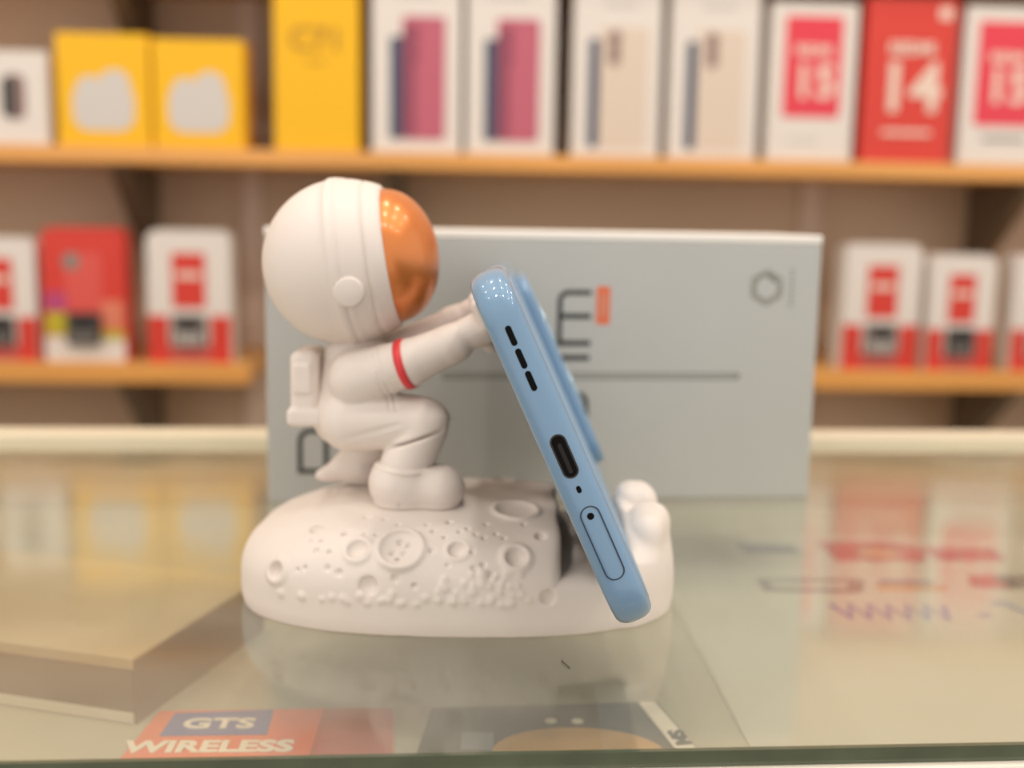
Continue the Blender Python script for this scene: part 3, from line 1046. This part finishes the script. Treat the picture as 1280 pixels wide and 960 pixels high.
# helmet
ax = Vector((math.cos(R(9)), 0, math.sin(R(9))))
HC = (-29.4, 0, 86.4)
RH = 21.3
prof = []
for i in range(0, 61):
    s = -RH + (RH + 13.2) * i / 60.0
    prof.append((s, math.sqrt(max(0, RH * RH - s * s))))


def shell(s):
    return math.sqrt(max(0, RH * RH - s * s))


prof = [(-RH * math.cos(R(a)), RH * math.sin(R(a))) for a in range(0, 84, 3)]
prof += [(-1.6, shell(1.6)), (-1.3, shell(1.3) + 0.3), (-0.9, shell(.9) + 0.5), (1.0, shell(1.0) + 0.5), (1.2, shell(1.2) + 0.2), (1.5, shell(1.5) + 0.1), (1.8, shell(1.8) + 0.3), (2.8, shell(2.8) + 0.22), (3.3, shell(3.3) + .0)]
for s in (4.4, 5.6, 6.8):
    prof.append((s, shell(s)))
prof += [(7.2, shell(7.2) - 0.05), (7.4, shell(7.4) - 0.35), (7.65, shell(7.65) - 0.35), (7.85, shell(7.85) + 0.1), (9.3, shell(9.3) + 0.25), (11.2, shell(11.2) + 0.45), (11.9, shell(11.9) + 0.4), (12.2, shell(12.2) + 0.0), (12.1, shell(12.1) - 0.8), (11.3, shell(11.3) - 1.6)]
hel = lathe('helmet', M_resin, prof, HC, ax, st, 96)
vp = [(11.2, 16.9)] + [(11.8 + 12.3 * math.sin(R(a)), 17.2 * math.cos(R(a))) for a in range(0, 91, 5)]
vp[-1] = (24.1, 0.0)
lathe('visor', M_visor, vp, HC, ax, hel, 96)
for s in (-1, 1):
    lathe('ear_cap', M_resin, [(19.2, 3.75), (20.9, 3.75), (21.3, 3.55), (21.5, 3.1), (21.55, 0)] , (-27.0, 0, 82.6), (0.06, s, -0.12), hel, 40)
sp = []
for a in range(12, 66, 3):
    # seam running down from the ear cap
    n_ = Vector((0.05 + 0.0028 * a, -math.cos(R(a)), -math.sin(R(a)))).normalized()
    sp.append(tuple(Vector(HC) + n_ * (RH + 0.0)))
tube('seam', M_seam, sp, 0.10, hel, 6)

# arm band on the near sleeve
for s in (-1,):
    dz = 0.0
    d = Vector((13.0, 2.5 * s, 4.3 + dz)).normalized()
    lathe('armband', M_band, [(-1.05, 5.4), (-1.05, 6.5), (0.0, 6.52), (1.05, 6.42), (1.05, 5.4)], (-12.6, 11.5 * s, 61.75 + dz), d, body, 56)

# ================================================================== BLUE PHONE
M_frame = mat('sky_blue_frame', (114, 148, 178), 0.34, metal=0.05, coat=0.7)
M_backp = mat('sky_blue_back', (132, 166, 196), 0.42, metal=0.0)
M_screen = mat('black_screen_glass', (12, 12, 14), 0.08, coat=0.6)
M_hole = mat('port_black', (8, 8, 8), 0.6, spec=0.1)
M_port = mat('port_metal', (62, 54, 46), 0.3, metal=0.7)
M_groove = mat('tray_groove', (38, 52, 70), 0.5)
M_lensr = mat('camera_ring', (170, 196, 216), 0.12, metal=0.6, coat=1.0)
M_lensg = mat('camera_glass', (14, 18, 26), 0.05, coat=1.0)
PW, PL, PT = 78.6, 164.0, 8.1
ph = thing('mobile_phone', 'sky blue phone leaning on its long edge in the stand, port end facing forward', 'phone', (10.5, 215 + PL / 2, 49.9))
th = math.atan2(33.0, 71.8)
e1 = Vector((-math.sin(th), 0, math.cos(th)))
ey = Vector((0, 1, 0))
e3 = e1.cross(ey)
Mrot = Matrix.Rotation(R(-1.7), 3, 'X') @ Matrix((e1, ey, e3)).transposed()
ph.rotation_euler = Mrot.to_euler()
fr = slab('frame', M_frame, PW, PL, PT, 10.5, 2.9, ph, n=2.5)
slab('screen', M_screen, PW - 7.4, PL - 7.4, 0.4, 7.4, 0.15, ph, zc=PT / 2 - 0.12)
slab('back_panel', M_backp, PW - 6.4, PL - 6.4, 0.7, 8.0, 0.35, ph, zc=-PT / 2 + 0.2)
isl = slab('camera_island', M_frame, 61, 50, 3.4, 9, 1.1, ph, zc=-PT / 2 - 1.5, yc=PL / 2 - 8 - 25, xc=3.5, n=3)
slab('island_glass', M_backp, 57, 46, 0.4, 7.5, 0.2, isl, zc=-PT / 2 - 3.1, yc=PL / 2 - 33, xc=3.5)
for lx, ly in ((14, 12), (14, -11), (-9, 12)):
    lr = lathe('lens_ring', M_lensr, [(0, 8.2), (0.5, 8.1), (0.65, 7.4), (0.6, 6.6), (0.3, 6.2)], (2.5 + lx, PL / 2 - 33 + ly, -PT / 2 - 3.2), (0, 0, -1), isl, 40)
    lathe('lens_glass', M_lensg, [(0.3, 6.3), (0.4, 3), (0.4, 0)], (2.5 + lx, PL / 2 - 33 + ly, -PT / 2 - 3.2), (0, 0, -1), isl, 32)
YN = -PL / 2


def xt(t):
    return PW / 2 - (0.956 * t - 0.009) * PW


def port(nm, m, t, L, W, lift, parent=ph, zc=0.0):
    """a rounded opening in the near end of the frame; outline in (x, z)"""
    return plate(nm, m, rrect(xt(t) - L / 2, xt(t) + L / 2, zc - W / 2, zc + W / 2, W / 2 - 0.01, 8), 'y', YN - lift, YN + 0.6, parent)


for t_ in (0.188, 0.2526, 0.316):
    port('speaker_slot', M_hole, t_, 4.2, 1.25, 0.03)
usb = port('charging_port', M_hole, 0.532, 9.3, 3.3, 0.05)
stroke('port_rim', M_port, rrect(xt(0.532) - 4.45, xt(0.532) + 4.45, -1.45, 1.45, 1.4, 8), 0.22, 'y', YN - 0.07, YN + 0.3, usb, True)
port('port_tongue', mat('port_tongue', (34, 31, 30), 0.4, spec=0.2), 0.538, 6.4, 0.8, 0.08, usb)
port('microphone_hole', M_hole, 0.628, 1.5, 0.95, 0.03)
tray = stroke('sim_tray', M_groove, rrect(xt(0.785) - 7.9, xt(0.785) + 7.9, -1.95, 1.95, 1.9, 10), 0.26, 'y', YN - 0.05, YN + 0.6, ph, True)
plate('eject_hole', M_hole, circle(xt(0.706), 0.0, 0.72, 20), 'y', YN - 0.04, YN + 0.6, tray)
